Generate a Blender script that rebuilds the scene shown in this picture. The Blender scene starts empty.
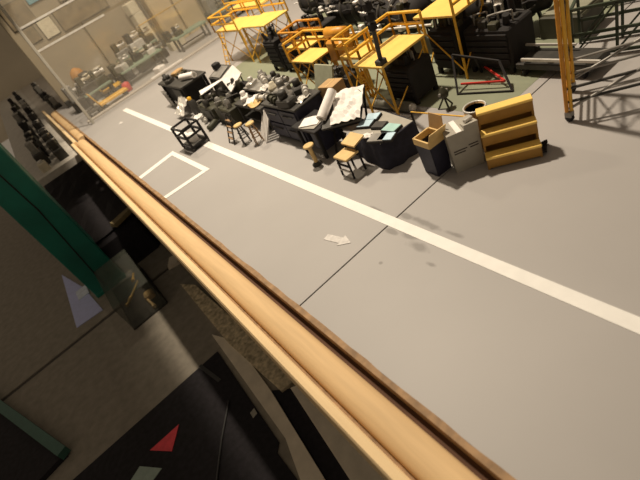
import bpy, math, random
from mathutils import Vector, Matrix
random.seed(7)
PI = math.pi
S = bpy.context.scene
C = S.collection

# ------------------------------------------------------------------ camera
F_PX = 464.0
H_CAM = 0.6
RX = Vector((0.72506, -0.56374, -0.39558))     # image right in world axes
RD = Vector((-0.63227, -0.31721, -0.70684))    # image down
RF = Vector((0.27299, 0.76261, -0.58643))      # view direction
cam_d = bpy.data.cameras.new('camera')
cam = bpy.data.objects.new('camera', cam_d); C.objects.link(cam)
cam_d.sensor_fit = 'HORIZONTAL'; cam_d.sensor_width = 36.0
cam_d.lens = F_PX / 640.0 * 36.0
cam_d.clip_start = 0.01; cam_d.clip_end = 100
u = -RD
mw = Matrix(((RX.x, u.x, -RF.x, 0), (RX.y, u.y, -RF.y, 0), (RX.z, u.z, -RF.z, H_CAM), (0, 0, 0, 1)))
cam.matrix_world = mw
cam_d.dof.use_dof = True
cam_d.dof.focus_distance = 1.15
cam_d.dof.aperture_fstop = 5.0
S.camera = cam

def at(x, y, z=0.0):
    d = RX * (x - 320) + RD * (y - 240) + RF * F_PX
    t = (z - H_CAM) / d.z
    return Vector((d.x * t, d.y * t, z))

# ------------------------------------------------------------------ world, lamps, exposure
W = bpy.data.worlds.new('world'); S.world = W; W.use_nodes = True
W.node_tree.nodes['Background'].inputs[0].default_value = (1.0, 0.80, 0.58, 1)
W.node_tree.nodes['Background'].inputs[1].default_value = 0.10
def lamp(name, loc, aim, power, size, color, angle=150):
    d = bpy.data.lights.new(name, 'SPOT'); d.energy = power; d.shadow_soft_size = size; d.color = color
    d.spot_size = math.radians(angle); d.spot_blend = 0.5
    o = bpy.data.objects.new(name, d); C.objects.link(o); o.location = loc
    o.rotation_euler = (Vector(aim) - Vector(loc)).to_track_quat('-Z', 'Y').to_euler()
    return o
lamp('case_lamp', (0.90, 1.75, 2.4), (0.6, 1.2, 0), 165, 0.06, (1.0, 0.85, 0.66))
lamp('bench_fill', (0.76, 3.1, 1.9), (0.8, 3.3, 0), 38, 0.08, (1.0, 0.84, 0.62))  # extra fill added to brighten the far bench row
S.view_settings.view_transform = 'Standard'; S.view_settings.look = 'None'
S.view_settings.gamma = 1.0; S.view_settings.use_curve_mapping = False
S.view_settings.exposure = 1.0

# ------------------------------------------------------------------ materials
def mat(name, col, rough=0.6, metal=0.0, var=0.12, scale=40.0, bump=0.0, stretch=None, detail=4):
    m = bpy.data.materials.new(name); m.use_nodes = True
    nt = m.node_tree; b = nt.nodes['Principled BSDF']
    b.inputs['Roughness'].default_value = rough; b.inputs['Metallic'].default_value = metal
    tc = nt.nodes.new('ShaderNodeTexCoord'); mp = nt.nodes.new('ShaderNodeMapping')
    nt.links.new(tc.outputs['Object'], mp.inputs[0])
    if stretch: mp.inputs['Scale'].default_value = stretch
    n = nt.nodes.new('ShaderNodeTexNoise'); n.inputs['Scale'].default_value = scale; n.inputs['Detail'].default_value = detail
    nt.links.new(mp.outputs[0], n.inputs['Vector'])
    r = nt.nodes.new('ShaderNodeValToRGB'); nt.links.new(n.outputs['Fac'], r.inputs[0])
    a = tuple(max(0, c * (1 - var)) for c in col) + (1,); z = tuple(min(1, c * (1 + var)) for c in col) + (1,)
    r.color_ramp.elements[0].position = 0.3; r.color_ramp.elements[1].position = 0.7
    r.color_ramp.elements[0].color = a; r.color_ramp.elements[1].color = z
    nt.links.new(r.outputs[0], b.inputs['Base Color'])
    if bump:
        bp = nt.nodes.new('ShaderNodeBump'); bp.inputs['Strength'].default_value = bump; bp.inputs['Distance'].default_value = 0.004
        nt.links.new(n.outputs['Fac'], bp.inputs['Height']); nt.links.new(bp.outputs[0], b.inputs['Normal'])
    return m

def floor_material():
    m = mat('painted_floor', (0.355, 0.34, 0.33), 0.55, var=0.05, scale=3.0, detail=8)
    nt = m.node_tree; b = nt.nodes['Principled BSDF']
    base = b.inputs['Base Color'].links[0].from_socket
    tc = nt.nodes.new('ShaderNodeTexCoord')
    n2 = nt.nodes.new('ShaderNodeTexNoise'); n2.inputs['Scale'].default_value = 22; n2.inputs['Detail'].default_value = 5
    nt.links.new(tc.outputs['Object'], n2.inputs['Vector'])
    fac = None
    # worn oil spots beside the painted line: (x, y, radius x, radius y)
    spots = [(0.385, 0.60, .012, .03), (0.425, 0.65, .010, .03), (0.425, 0.60, .010, .05), (0.412, 0.735, .006, .03),
             (0.368, 0.565, .014, .030), (0.375, 0.645, .008, .02), (0.425, 0.52, .008, .03), (0.345, 0.51, .006, .012), (0.30, 0.60, .005, .006)]
    spots = [(x, y, a, c) for x, y, a, c in spots]
    for x, y, rx, ry in spots:
        mp = nt.nodes.new('ShaderNodeMapping'); mp.inputs['Scale'].default_value = (1 / rx, 1 / ry, 0)
        mp.inputs['Location'].default_value = (-x / rx, -y / ry, 0)
        nt.links.new(tc.outputs['Object'], mp.inputs[0])
        ln = nt.nodes.new('ShaderNodeVectorMath'); ln.operation = 'LENGTH'; nt.links.new(mp.outputs[0], ln.inputs[0])
        ad = nt.nodes.new('ShaderNodeMath'); ad.operation = 'MULTIPLY_ADD'; nt.links.new(n2.outputs['Fac'], ad.inputs[0])
        ad.inputs[1].default_value = 2.2; nt.links.new(ln.outputs['Value'], ad.inputs[2])
        mr = nt.nodes.new('ShaderNodeMapRange'); mr.inputs['From Min'].default_value = 1.6; mr.inputs['From Max'].default_value = 2.1
        mr.inputs['To Min'].default_value = 0.62; mr.inputs['To Max'].default_value = 0.0
        nt.links.new(ad.outputs[0], mr.inputs[0])
        if fac is None: fac = mr.outputs[0]
        else:
            mx = nt.nodes.new('ShaderNodeMath'); mx.operation = 'MAXIMUM'; nt.links.new(fac, mx.inputs[0]); nt.links.new(mr.outputs[0], mx.inputs[1]); fac = mx.outputs[0]
    mix = nt.nodes.new('ShaderNodeMixRGB'); nt.links.new(fac, mix.inputs[0]); nt.links.new(base, mix.inputs[1])
    mix.inputs[2].default_value = (0.13, 0.12, 0.11, 1)
    nt.links.new(mix.outputs[0], b.inputs['Base Color'])
    return m

M = {}
M['floor'] = floor_material()
M['line'] = mat('white_line_paint', (0.80, 0.79, 0.76), 0.6, var=0.04)
M['faint'] = mat('worn_white_paint', (0.58, 0.56, 0.54), 0.6, var=0.15, scale=120)
M['green_mat'] = mat('green_floor_paint', (0.22, 0.24, 0.165), 0.6, var=0.08, scale=8)
M['wood'] = mat('pale_wood', (0.66, 0.46, 0.24), 0.75, var=0.08, scale=14, stretch=(8, 0.5, 8), bump=0.05)
M['wood_edge'] = mat('pale_wood_edge', (0.80, 0.60, 0.34), 0.7, var=0.08, scale=14, stretch=(8, 0.5, 8))
M['wood_dark'] = mat('brown_wood', (0.085, 0.034, 0.012), 0.8, var=0.3, scale=20, stretch=(6, 0.6, 6))
M['wood_lip'] = mat('raw_board_edge', (0.30, 0.18, 0.085), 0.7, var=0.3, scale=50, bump=0.3)
M['curb'] = mat('pale_kerb', (0.45, 0.41, 0.36), 0.6, var=0.08)
M['yellow'] = mat('yellow_paint', (0.75, 0.42, 0.035), 0.45, var=0.12, scale=30)
M['yellow_plate'] = mat('yellow_plate', (0.86, 0.58, 0.14), 0.5, var=0.08, scale=25)
M['orange'] = mat('orange_paint', (0.62, 0.27, 0.02), 0.45, var=0.15, scale=60)
M['red'] = mat('red_paint', (0.55, 0.03, 0.02), 0.5)
M['black'] = mat('black_metal', (0.012, 0.010, 0.010), 0.8, var=0.3)
M['dark'] = mat('dark_steel', (0.035, 0.032, 0.027), 0.6, 0.0, var=0.3)
M['olive'] = mat('dark_olive_paint', (0.040, 0.038, 0.020), 0.6, var=0.25)
M['grey'] = mat('grey_steel', (0.27, 0.26, 0.24), 0.45, 0.3, var=0.2)
M['pale'] = mat('pale_aluminium', (0.60, 0.58, 0.54), 0.4, 0.2, var=0.15)
M['white'] = mat('white_paper', (0.80, 0.77, 0.74), 0.7, var=0.08, scale=60)
M['navy'] = mat('navy_paint', (0.016, 0.016, 0.036), 0.55, var=0.25)
M['navy_cloth'] = mat('navy_cloth', (0.014, 0.014, 0.026), 0.9, var=0.3, scale=80, bump=0.2)
M['card'] = mat('cardboard', (0.45, 0.29, 0.13), 0.8, var=0.12)
M['tan'] = mat('tan_wood', (0.66, 0.46, 0.19), 0.6, var=0.12)
M['blue'] = mat('pale_blue_cover', (0.50, 0.68, 0.80), 0.5, var=0.12)
M['teal_cover'] = mat('pale_teal_cover', (0.36, 0.58, 0.55), 0.5, var=0.12)
M['boxgrey'] = mat('grey_carton', (0.36, 0.34, 0.29), 0.8, var=0.06)
M['print'] = mat('dark_print', (0.06, 0.05, 0.045), 0.8)
M['bench_green'] = mat('green_bench_top', (0.20, 0.27, 0.20), 0.5, var=0.1)
M['wall'] = mat('drab_wall', (0.26, 0.22, 0.155), 0.8, var=0.14, scale=3)
M['tan_wall'] = mat('tan_panel', (0.46, 0.37, 0.23), 0.7, var=0.08, scale=5)
M['cream'] = mat('cream_paint', (0.55, 0.50, 0.38), 0.6, var=0.1)
M['teal'] = mat('teal_paint', (0.008, 0.17, 0.125), 0.45, var=0.25, scale=6)
M['low_floor'] = mat('dim_concrete', (0.24, 0.215, 0.175), 0.85, var=0.14, scale=30, bump=0.1)
M['carpet'] = mat('black_carpet', (0.012, 0.010, 0.013), 0.95, var=0.4, scale=60)
M['board'] = mat('grey_board', (0.74, 0.65, 0.51), 0.8, var=0.12, scale=20)
M['gravel'] = mat('gravelly_board', (0.56, 0.46, 0.30), 0.9, var=0.45, scale=60, bump=0.5)
M['lavender'] = mat('lavender_paper', (0.50, 0.54, 0.86), 0.8, var=0.05)
M['coral'] = mat('coral_red_card', (0.75, 0.07, 0.09), 0.8)
M['sage'] = mat('sage_card', (0.30, 0.38, 0.34), 0.8)
M['wall_blue'] = mat('dull_blue_board', (0.10, 0.26, 0.32), 0.7)
M['wall_brown'] = mat('dull_brown_board', (0.16, 0.125, 0.075), 0.7, var=.3, scale=20)
M['gap'] = mat('seam_shadow_filler', (0.06, 0.052, 0.045), 0.8)
M['brass'] = mat('brass', (0.55, 0.36, 0.10), 0.35, 0.5)
def glass(name, tint, op):
    m = bpy.data.materials.new(name); m.use_nodes = True; nt = m.node_tree; nt.nodes.clear()
    o = nt.nodes.new('ShaderNodeOutputMaterial'); t = nt.nodes.new('ShaderNodeBsdfTransparent'); g = nt.nodes.new('ShaderNodeBsdfGlossy')
    d = nt.nodes.new('ShaderNodeBsdfDiffuse'); d.inputs[0].default_value = tint + (1,)
    g.inputs['Roughness'].default_value = 0.08
    n = nt.nodes.new('ShaderNodeTexNoise'); n.inputs['Scale'].default_value = 6
    mr = nt.nodes.new('ShaderNodeMapRange'); mr.inputs['To Min'].default_value = op * 0.6; mr.inputs['To Max'].default_value = op * 1.4
    nt.links.new(n.outputs['Fac'], mr.inputs[0])
    a = nt.nodes.new('ShaderNodeMixShader'); b = nt.nodes.new('ShaderNodeMixShader'); b.inputs[0].default_value = 0.06
    nt.links.new(mr.outputs[0], a.inputs[0]); nt.links.new(t.outputs[0], a.inputs[1]); nt.links.new(d.outputs[0], a.inputs[2])
    nt.links.new(a.outputs[0], b.inputs[1]); nt.links.new(g.outputs[0], b.inputs[2]); nt.links.new(b.outputs[0], o.inputs[0])
    return m
M['glass'] = glass('hazy_glass', (0.55, 0.50, 0.40), 0.10)  # haze over the far benches painted in as a diffuse tint
M['glass_box'] = glass('dim_glass', (0.10, 0.11, 0.09), 0.25)

# ------------------------------------------------------------------ mesh helpers
class G:
    def __init__(s): s.v = []; s.f = []; s.sm = []
    def add(s, vs, fs, smooth=False):
        n = len(s.v); s.v += [Vector(v) for v in vs]; s.f += [tuple(i + n for i in f) for f in fs]; s.sm += [smooth] * len(fs); return s
    def hexa(s, b, t):                                   # four bottom corners, four top corners
        return s.add(list(b) + list(t), [(3, 2, 1, 0), (4, 5, 6, 7), (0, 1, 5, 4), (1, 2, 6, 5), (2, 3, 7, 6), (3, 0, 4, 7)])
    def box(s, x0, x1, y0, y1, z0, z1, c=None):
        c = min(x1 - x0, y1 - y0, z1 - z0) * 0.12 if c is None else c
        # a box with chamfered vertical corners and a chamfered rim
        def ring(d, e, z):
            return [(x0 + d + e, y0 + d, z), (x1 - d - e, y0 + d, z), (x1 - d, y0 + d + e, z), (x1 - d, y1 - d - e, z),
                    (x1 - d - e, y1 - d, z), (x0 + d + e, y1 - d, z), (x0 + d, y1 - d - e, z), (x0 + d, y0 + d + e, z)]
        vs = ring(0, c, z0) + ring(0, c, z1 - c) + ring(c, c, z1)
        fs = [tuple(range(7, -1, -1)), tuple(range(16, 24))]
        for k in range(2):
            for i in range(8):
                j = (i + 1) % 8; fs.append((k * 8 + i, k * 8 + j, k * 8 + 8 + j, k * 8 + 8 + i))
        return s.add(vs, fs)
    def tube(s, p, q, r, n=8, r2=None, cap=True, smooth=True):
        p = Vector(p); q = Vector(q); d = (q - p).normalized(); r2 = r if r2 is None else r2
        a = d.orthogonal().normalized(); b = d.cross(a)
        vs = []
        for c, rr in ((p, r), (q, r2)):
            for i in range(n):
                t = 2 * PI * i / n + PI / n; vs.append(c + a * math.cos(t) * rr + b * math.sin(t) * rr)
        s.add(vs, [(i, (i + 1) % n, n + (i + 1) % n, n + i) for i in range(n)], smooth and n > 4)
        if cap: s.add(vs, [tuple(range(n - 1, -1, -1)), tuple(range(n, 2 * n))])
        return s
    def bar(s, p, q, w, h=None):                         # rectangular bar, kept upright
        p = Vector(p); q = Vector(q); d = (q - p).normalized(); h = h or w
        up = Vector((0, 0, 1)) if abs(d.z) < 0.95 else Vector((1, 0, 0))
        a = d.cross(up).normalized() * w / 2; b = a.cross(d).normalized() * h / 2
        return s.hexa([p - a - b, p + a - b, p + a + b, p - a + b], [q - a - b, q + a - b, q + a + b, q - a + b])
    def path(s, pts, r, n=6):
        for i in range(len(pts) - 1): s.tube(pts[i], pts[i + 1], r, n)
        return s
    def prism(s, poly, z0, z1):
        n = len(poly)
        s.add([(x, y, z0) for x, y in poly] + [(x, y, z1) for x, y in poly],
              [tuple(range(n - 1, -1, -1)), tuple(range(n, 2 * n))] + [(i, (i + 1) % n, n + (i + 1) % n, n + i) for i in range(n)]); return s
    def lathe(s, prof, c=(0, 0, 0), n=16, axis='z'):     # prof: list of (r, h)
        vs = []
        for r, h in prof:
            for i in range(n):
                t = 2 * PI * i / n; x, y = r * math.cos(t), r * math.sin(t)
                vs.append((c[0] + x, c[1] + y, c[2] + h) if axis == 'z' else ((c[0] + x, c[1] + h, c[2] + y) if axis == 'y' else (c[0] + h, c[1] + x, c[2] + y)))
        m = len(prof); fs = []
        for k in range(m - 1):
            for i in range(n):
                j = (i + 1) % n; fs.append((k * n + i, k * n + j, k * n + n + j, k * n + n + i))
        s.add(vs, fs, True)
        s.add(vs, [tuple(range(n - 1, -1, -1)), tuple(range((m - 1) * n, m * n))]); return s
    def sheet(s, x0, x1, y0, y1, z, amp, nx=10, ny=10, seed=1, thick=0.0015):   # crumpled sheet with thickness
        rnd = random.Random(seed); vs = []; fs = []
        zz = {(i, j): rnd.uniform(-amp, amp) for i in range(nx + 1) for j in range(ny + 1)}
        for t in (0, thick):
            for i in range(nx + 1):
                for j in range(ny + 1):
                    vs.append((x0 + (x1 - x0) * i / nx, y0 + (y1 - y0) * j / ny, (z(i / nx, j / ny) if callable(z) else z) + zz[i, j] + amp + t))
        k = (nx + 1) * (ny + 1); w = ny + 1
        for i in range(nx):
            for j in range(ny):
                a, b, c, d = i * w + j, (i + 1) * w + j, (i + 1) * w + j + 1, i * w + j + 1
                fs += [(a, d, c, b), (a + k, b + k, c + k, d + k)]
        for i in range(nx):
            a, b = i * w, (i + 1) * w; fs.append((a, b, b + k, a + k)); a += ny; b += ny; fs.append((b, a, a + k, b + k))
        for j in range(ny):
            a, b = j, j + 1; fs.append((b, a, a + k, b + k)); a += nx * w; b += nx * w; fs.append((a, b, b + k, a + k))
        return s.add(vs, fs)
    def build(s, name, m, parent=None, loc=None, rz=0):
        me = bpy.data.meshes.new(name); me.from_pydata([tuple(v) for v in s.v], [], s.f); me.update()
        for i, p in enumerate(me.polygons): p.use_smooth = s.sm[i]
        me.materials.append(M[m] if isinstance(m, str) else m)
        o = bpy.data.objects.new(name, me); C.objects.link(o)
        if parent: o.parent = parent
        if loc is not None: o.location = loc; o.rotation_euler = (0, 0, math.radians(rz))
        return o
def tag(o, label, cat, group=None):
    o['label'] = label; o['category'] = cat
    if group: o['group'] = group
    return o
def thing(name, label, cat, loc=(0, 0, 0), rz=0, group=None):
    o = bpy.data.objects.new(name, None); C.objects.link(o); o.empty_display_size = 0.02
    o.location = loc; o.rotation_euler = (0, 0, math.radians(rz)); return tag(o, label, cat, group)
def struct(o, label=None):
    o['kind'] = 'structure'
    if label: o['label'] = label
    return o
def copy_tree(o, parent=None):
    c = o.copy(); C.objects.link(c); c.parent = parent
    for ch in [x for x in C.objects if x.parent == o]: copy_tree(ch, c)
    return c
def group_empty(name, label):
    o = bpy.data.objects.new(name, None); C.objects.link(o); o.empty_display_size = 0.02; return struct(o, label)

# ================================================================== the setting
# diorama deck: two painted panels meeting at a dark seam
SEAM = 0.6655
fl = group_empty('floor', 'grey painted model hangar floor with white markings')
G().box(0.134, 3.6, -0.6, SEAM - 0.0016, -0.02, 0.0, 0.0006).build('floor_panel', 'floor', fl)
G().box(0.134, 3.6, SEAM + 0.0016, 4.3, -0.02, 0.0, 0.0006).build('floor_panel', 'floor', fl)
G().box(0.134, 3.6, SEAM - 0.01, SEAM + 0.01, -0.03, -0.004, 0.0005).build('seam_strip', 'gap', fl)
PZ = 0.0006
NP = [0]
def paint(name, poly, m, z=PZ):
    NP[0] += 1; z = z + NP[0] * 0.0001
    return G().prism(poly, 0.0, z).build(name, m, fl)
paint('green_paint_area', [(0.785, 0.692), (2.6, 0.692), (2.6, 2.35), (0.785, 2.35)], 'green_mat', 0.0004)
paint('white_line', [(0.381, 2.96), (0.386, -0.6), (0.410, -0.6), (0.409, 2.96)], 'line')
# thin bay outline
paint('bay_outline', [(0.134, 1.83), (0.302, 1.846), (0.302, 1.812), (0.134, 1.797)], 'line')
paint('bay_outline', [(0.284, 1.82), (0.302, 1.82), (0.309, 1.475), (0.290, 1.478)], 'line')
paint('bay_outline', [(0.136, 1.520), (0.303, 1.498), (0.303, 1.475), (0.136, 1.496)], 'line')
# worn arrow
def arrow():
    p, q = at(326, 237), at(351, 243); d = (q - p); L = d.length; d.normalize(); n = Vector((-d.y, d.x, 0))
    w, hw = 0.0085, 0.016
    pts = [p + n * w, p + d * L * .62 + n * w, p + d * L * .62 + n * hw, q, p + d * L * .62 - n * hw, p + d * L * .62 - n * w, p - n * w]
    paint('painted_arrow', [(v.x, v.y) for v in reversed(pts)], 'faint')
arrow()
dp = at(121, 123)
paint('paint_dot', [(dp.x + .011 * math.cos(t * PI / 6), dp.y + .022 * math.sin(t * PI / 6)) for t in range(12)], 'faint')

# kerb in front of the bench row
kb = struct(G().box(0.20, 3.6, 3.177, 3.215, 0, 0.012, 0.003).build('trim_1', 'curb'), 'pale kerb in front of the workbench row')

# wooden ledge along the open side
lg = group_empty('trim_2', 'pale wooden ledge along the edge of the model hangar')
def prof_strip(name, prof, y0, y1, m, dx=0.0, n=1):
    g = G(); k = len(prof); vs = []
    for i in range(n + 1):
        y = y0 + (y1 - y0) * i / n
        vs += [(x + dx, y, z) for x, z in prof]
    fs = [tuple(range(k)), tuple(range(n * k + k - 1, n * k - 1, -1))]
    g.add(vs, fs)
    sf = [(i * k + j, i * k + k + j, i * k + k + (j + 1) % k, i * k + (j + 1) % k) for i in range(n) for j in range(k)]
    g.add(vs, sf, name == 'rounded_board')
    return g.build(name, m, lg)
half = [(0.059, -0.05)] + [(0.0855 - 0.0265 * math.cos(t * PI / 10), -0.016 + 0.017 * math.sin(t * PI / 10)) for t in range(11)] + [(0.112, -0.05)]
prof_strip('rounded_board', half, -0.6, 2.93, 'wood')
prof_strip('rounded_board', half, 2.99, 4.3, 'wood', 0.022)
strip = [(0.032, -0.09), (0.032, 0.003), (0.035, 0.007), (0.048, 0.007), (0.051, 0.003), (0.051, -0.09)]
prof_strip('outer_strip', strip, -0.6, 2.93, 'wood_edge')
prof_strip('outer_strip', strip, 2.93, 4.6, 'wood_edge', 0.018)
prof_strip('groove_bed', [(0.051, -0.06), (0.051, -0.020), (0.062, -0.020), (0.062, -0.06)], -0.6, 2.93, 'wood_lip')
prof_strip('brown_rebate', [(0.108, -0.06), (0.108, -0.018), (0.128, -0.018), (0.128, -0.06)], -0.6, 4.3, 'wood_dark')
lipn = 120; g = G(); rr = random.Random(3); vs = []
for i in range(lipn + 1):
    y = -0.6 + 4.9 * i / lipn; e = rr.uniform(-.0015, .0015); vs += [(0.1245, y, -0.03), (0.1245, y, 0.003), (0.1345 + e, y, 0.003), (0.1345 + e, y, -0.03)]
g.add(vs, [(i * 4 + j, i * 4 + 4 + j, i * 4 + 4 + (j + 1) % 4, i * 4 + (j + 1) % 4) for i in range(lipn) for j in range(4)])
g.build('raw_lip', 'wood_lip', lg)
# case front below the deck; unseen board added above to keep lamplight off the lower floor
struct(G().box(0.060, 0.12, -0.6, 2.93, -0.5, -0.055, 0.001).build('wall_front', 'carpet'), 'dark front of the case below the wooden ledge')
struct(G().box(0.362, 0.377, -0.8, 4.6, 1.0, 2.9, 0.001).build('lamplight_blocker', 'wood_dark'), 'added unseen brown board blocking lamplight above the case')

# back wall with panels and skirting
bw = group_empty('wall_back', 'drab end wall behind the workbenches')
for i in range(8):
    G().box(0.21 + i * 0.45, 0.65 + i * 0.45, 4.05, 4.09, 0, 1.1, 0.006).build('wall_panel', 'wall' if i not in (5, 6) else 'tan_wall', bw)
G().box(0.21, 3.80, 4.035, 4.055, 0, 0.05, 0.003).build('skirting', 'dark', bw)

# lower level beside the case
LZ = -0.5
lf = group_empty('floor', 'dim concrete floor below and beside the case')
G().box(-4, 0.06, 2.055, 6.5, LZ - .03, LZ, 0.002).build('floor_panel', 'low_floor', lf)
G().box(-4, 0.06, -1.5, 2.03, LZ - .03, LZ, 0.002).build('floor_panel', 'low_floor', lf)
G().box(-4, 0.06, 2.02, 2.065, LZ - .04, LZ - .006, 0.001).build('seam_strip', 'gap', lf)

# ================================================================== yellow access stands
def stand(label, x0, x1, y0, y1, h, rails, braces=True, rail_h=0.06, m='yellow', ladder=None):
    cx, cy = (x0 + x1) / 2, (y0 + y1) / 2
    t = thing('access_stand', label, 'work stand', (cx, cy, 0), 0, 'yellow access stands around the machinery')
    a, b = (x1 - x0) / 2, (y1 - y0) / 2
    G().box(-a, a, -b, b, h - .006, h, .001).build('platform', 'yellow_plate', t)
    for sx in (-1, 1):
        for sy in (-1, 1):
            G().tube((sx * a * .92, sy * b * .92, 0), (sx * a * .92, sy * b * .92, h - .006), .0038, 8).build('leg', m, t)
    for sy in (-1, 1):
        G().tube((-a * .92, sy * b * .92, h * .12), (a * .92, sy * b * .92, h * .85), .0022, 6).build('brace', m, t)
    for sx in (-1, 1):
        G().tube((sx * a * .92, -b * .92, h * .12), (sx * a * .92, b * .92, h * .85), .0022, 6).build('brace', m, t)
    c = {0: (-a, -b), 1: (a, -b), 2: (a, b), 3: (-a, b)}
    for i, j in rails:
        (ax, ay), (bx, by) = c[i], c[j]
        g = G()
        for zz in (h + rail_h, h + rail_h * .5): g.tube((ax, ay, zz), (bx, by, zz), .0042, 8)
        g.build('guard_rail', m, t)
        for k in (0, .5, 1):
            px_, py_ = ax + (bx - ax) * k, ay + (by - ay) * k
            G().tube((px_, py_, h - .004), (px_, py_, h + rail_h), .0038, 8).build('rail_post', m, t)
    if ladder:
        sx, sy, dx, dy = ladder
        p0 = Vector((sx * a, sy * b, h)); p1 = p0 + Vector((dx, dy, -h)); w = Vector((-dy, dx, 0)).normalized() * .022
        for s in (-1, 1): G().tube(p0 + w * s, p1 + w * s, .0028, 6).build('ladder_rail', m, t)
        for k in range(1, 6):
            c0 = p0.lerp(p1, k / 6); G().tube(c0 - w, c0 + w, .0024, 6).build('rung', m, t)
    return t
stand('yellow access stand with long bright platform behind the crumpled plans', 0.715, 0.885, 0.955, 1.075, 0.155, [(1, 2), (2, 3)])
stand('low yellow guard rail frame beside the tall yellow platform', 0.765, 0.845, 1.10, 1.20, 0.150, [(3, 0), (2, 3), (0, 1)], rail_h=0.055)
stand('small yellow stand between the green panel and the black racks', 0.765, 0.86, 1.36, 1.50, 0.130, [(1, 2), (2, 3)])
stand('orange-tinted yellow railing stand just beyond the green panel', 0.86, 0.955, 1.53, 1.68, 0.125, [(2, 3), (3, 0), (1, 2)], m='orange')
stand('farthest yellow stand near the workbench kerb, tall with many rails', 0.95, 1.10, 2.22, 2.50, 0.165, [(3, 0), (2, 3), (1, 2)], rail_h=.07, ladder=(-1, .4, -.06, 0))
stand('far yellow stand with broad bare platform beside black racks', 0.945, 1.085, 1.94, 2.16, 0.18, [(1, 2)], rail_h=.06)
stand('yellow railed stand at the top edge behind the far platforms', 1.12, 1.25, 2.25, 2.62, 0.20, [(3, 0), (0, 1)], rail_h=.07)
stand('bright yellow platform stand at the top edge above the black machine', 0.925, 1.045, 0.885, 1.03, 0.18, [(0, 1)], rail_h=.05)

# orange inspection drum by the stands
t = thing('orange_hoist', 'rust orange hoist block among the yellow stands', 'hoist', (0.86, 1.31, 0), 0)
G().box(-.03, .03, -.045, .045, 0.10, .165, .008).build('housing', 'orange', t)
for sx in (-1, 1):
    for sy in (-1, 1): G().tube((sx * .026, sy * .04, 0), (sx * .022, sy * .036, .102), .003, 6).build('leg', 'orange', t)
G().lathe([(.006, -.05), (.018, -.048), (.018, .048), (.006, .05)], (0, 0, .18), 14, 'y').build('winding_drum', 'orange', t)
# coiled yellow hose hanging below the platform
g = G()
for k in range(7): g.lathe([(.008, -.003), (.0135, -.001), (.0135, .002), (.008, .004)], (0, 0, .045 + k * .0085), 12)
t = thing('coiled_hose', 'coiled golden hose hanging under the yellow guard rail', 'hose', (0.775, 1.13, 0), 0)
g.build('coil', 'yellow', t); G().tube((0, 0, 0), (0, 0, .11), .003, 6).build('hanger', 'yellow', t)

# ================================================================== dark machinery
def rack(label, x, y, a, b, h, m='black', rz=0, seed=1, extra=10):
    t = thing('equipment_rack', label, 'machine', (x, y, 0), rz, 'dark machinery behind the stands')
    rnd = random.Random(seed)
    G().box(-a, a, -b, b, h * .12, h * .8, .004).build('cabinet', m, t)
    for sx in (-1, 1):
        for sy in (-1, 1): G().box(sx * a * .85 - .006, sx * a * .85 + .006, sy * b * .85 - .006, sy * b * .85 + .006, 0, h * .13, .001).build('foot', 'black', t)
    n = 5
    for k in range(n):
        zz = h * (.2 + .55 * k / n)
        G().box(-a - .004, -a + .002, -b * .9, b * .9, zz, zz + h * .08, .001).build('drawer_front', m, t)
    for k in range(extra):
        x0, y0 = rnd.uniform(-a * .8, a * .8), rnd.uniform(-b * .8, b * .8)
        q = rnd.random()
        if q < .45: G().tube((x0, y0, h * .78), (x0 + rnd.uniform(-.01, .01), y0 + rnd.uniform(-.01, .01), h * rnd.uniform(.9, 1.1)), rnd.uniform(.004, .009), 8).build('canister', m, t)
        elif q < .8: G().box(x0 - .01, x0 + .01, y0 - .013, y0 + .013, h * .78, h * rnd.uniform(.85, 1.0), .002).build('control_box', rnd.choice(['dark', m, 'olive']), t)
        else: G().path([(x0, y0, h * .78), (x0, y0, h * .98), (x0 * .3, y0 - .03, h * .98), (x0 * .3, y0 - .03, h * .78)], .0025).build('pipe', rnd.choice(['dark', 'grey']), t)
    return t
rack('black equipment rack under the long yellow platform', 0.83, 1.00, .045, .055, .135, seed=2)
rack('tall black machine right under the top yellow platform', 0.985, 0.965, .04, .045, .165, seed=3)
rack('big black machine behind the red-barred stand', 1.012, 0.835, .05, .07, .15, seed=4, extra=14)
rack('black rack at the far end, beside the broad bare yellow platform', 0.93, 1.87, .035, .05, .17, seed=5)
rack('black rack between the far platform and small yellow stand', 0.93, 1.75, .035, .05, .15, seed=6)
rack('black machine behind the orange-tinted stand', 1.04, 1.72, .045, .11, .17, seed=7, extra=14)
rack('black machine under the orange-tinted railing', 0.90, 1.58, .03, .045, .10, seed=8)
rack('dark cabinet below the rust orange hoist', 0.815, 1.28, .025, .05, .09, m='dark', seed=9)

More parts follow.
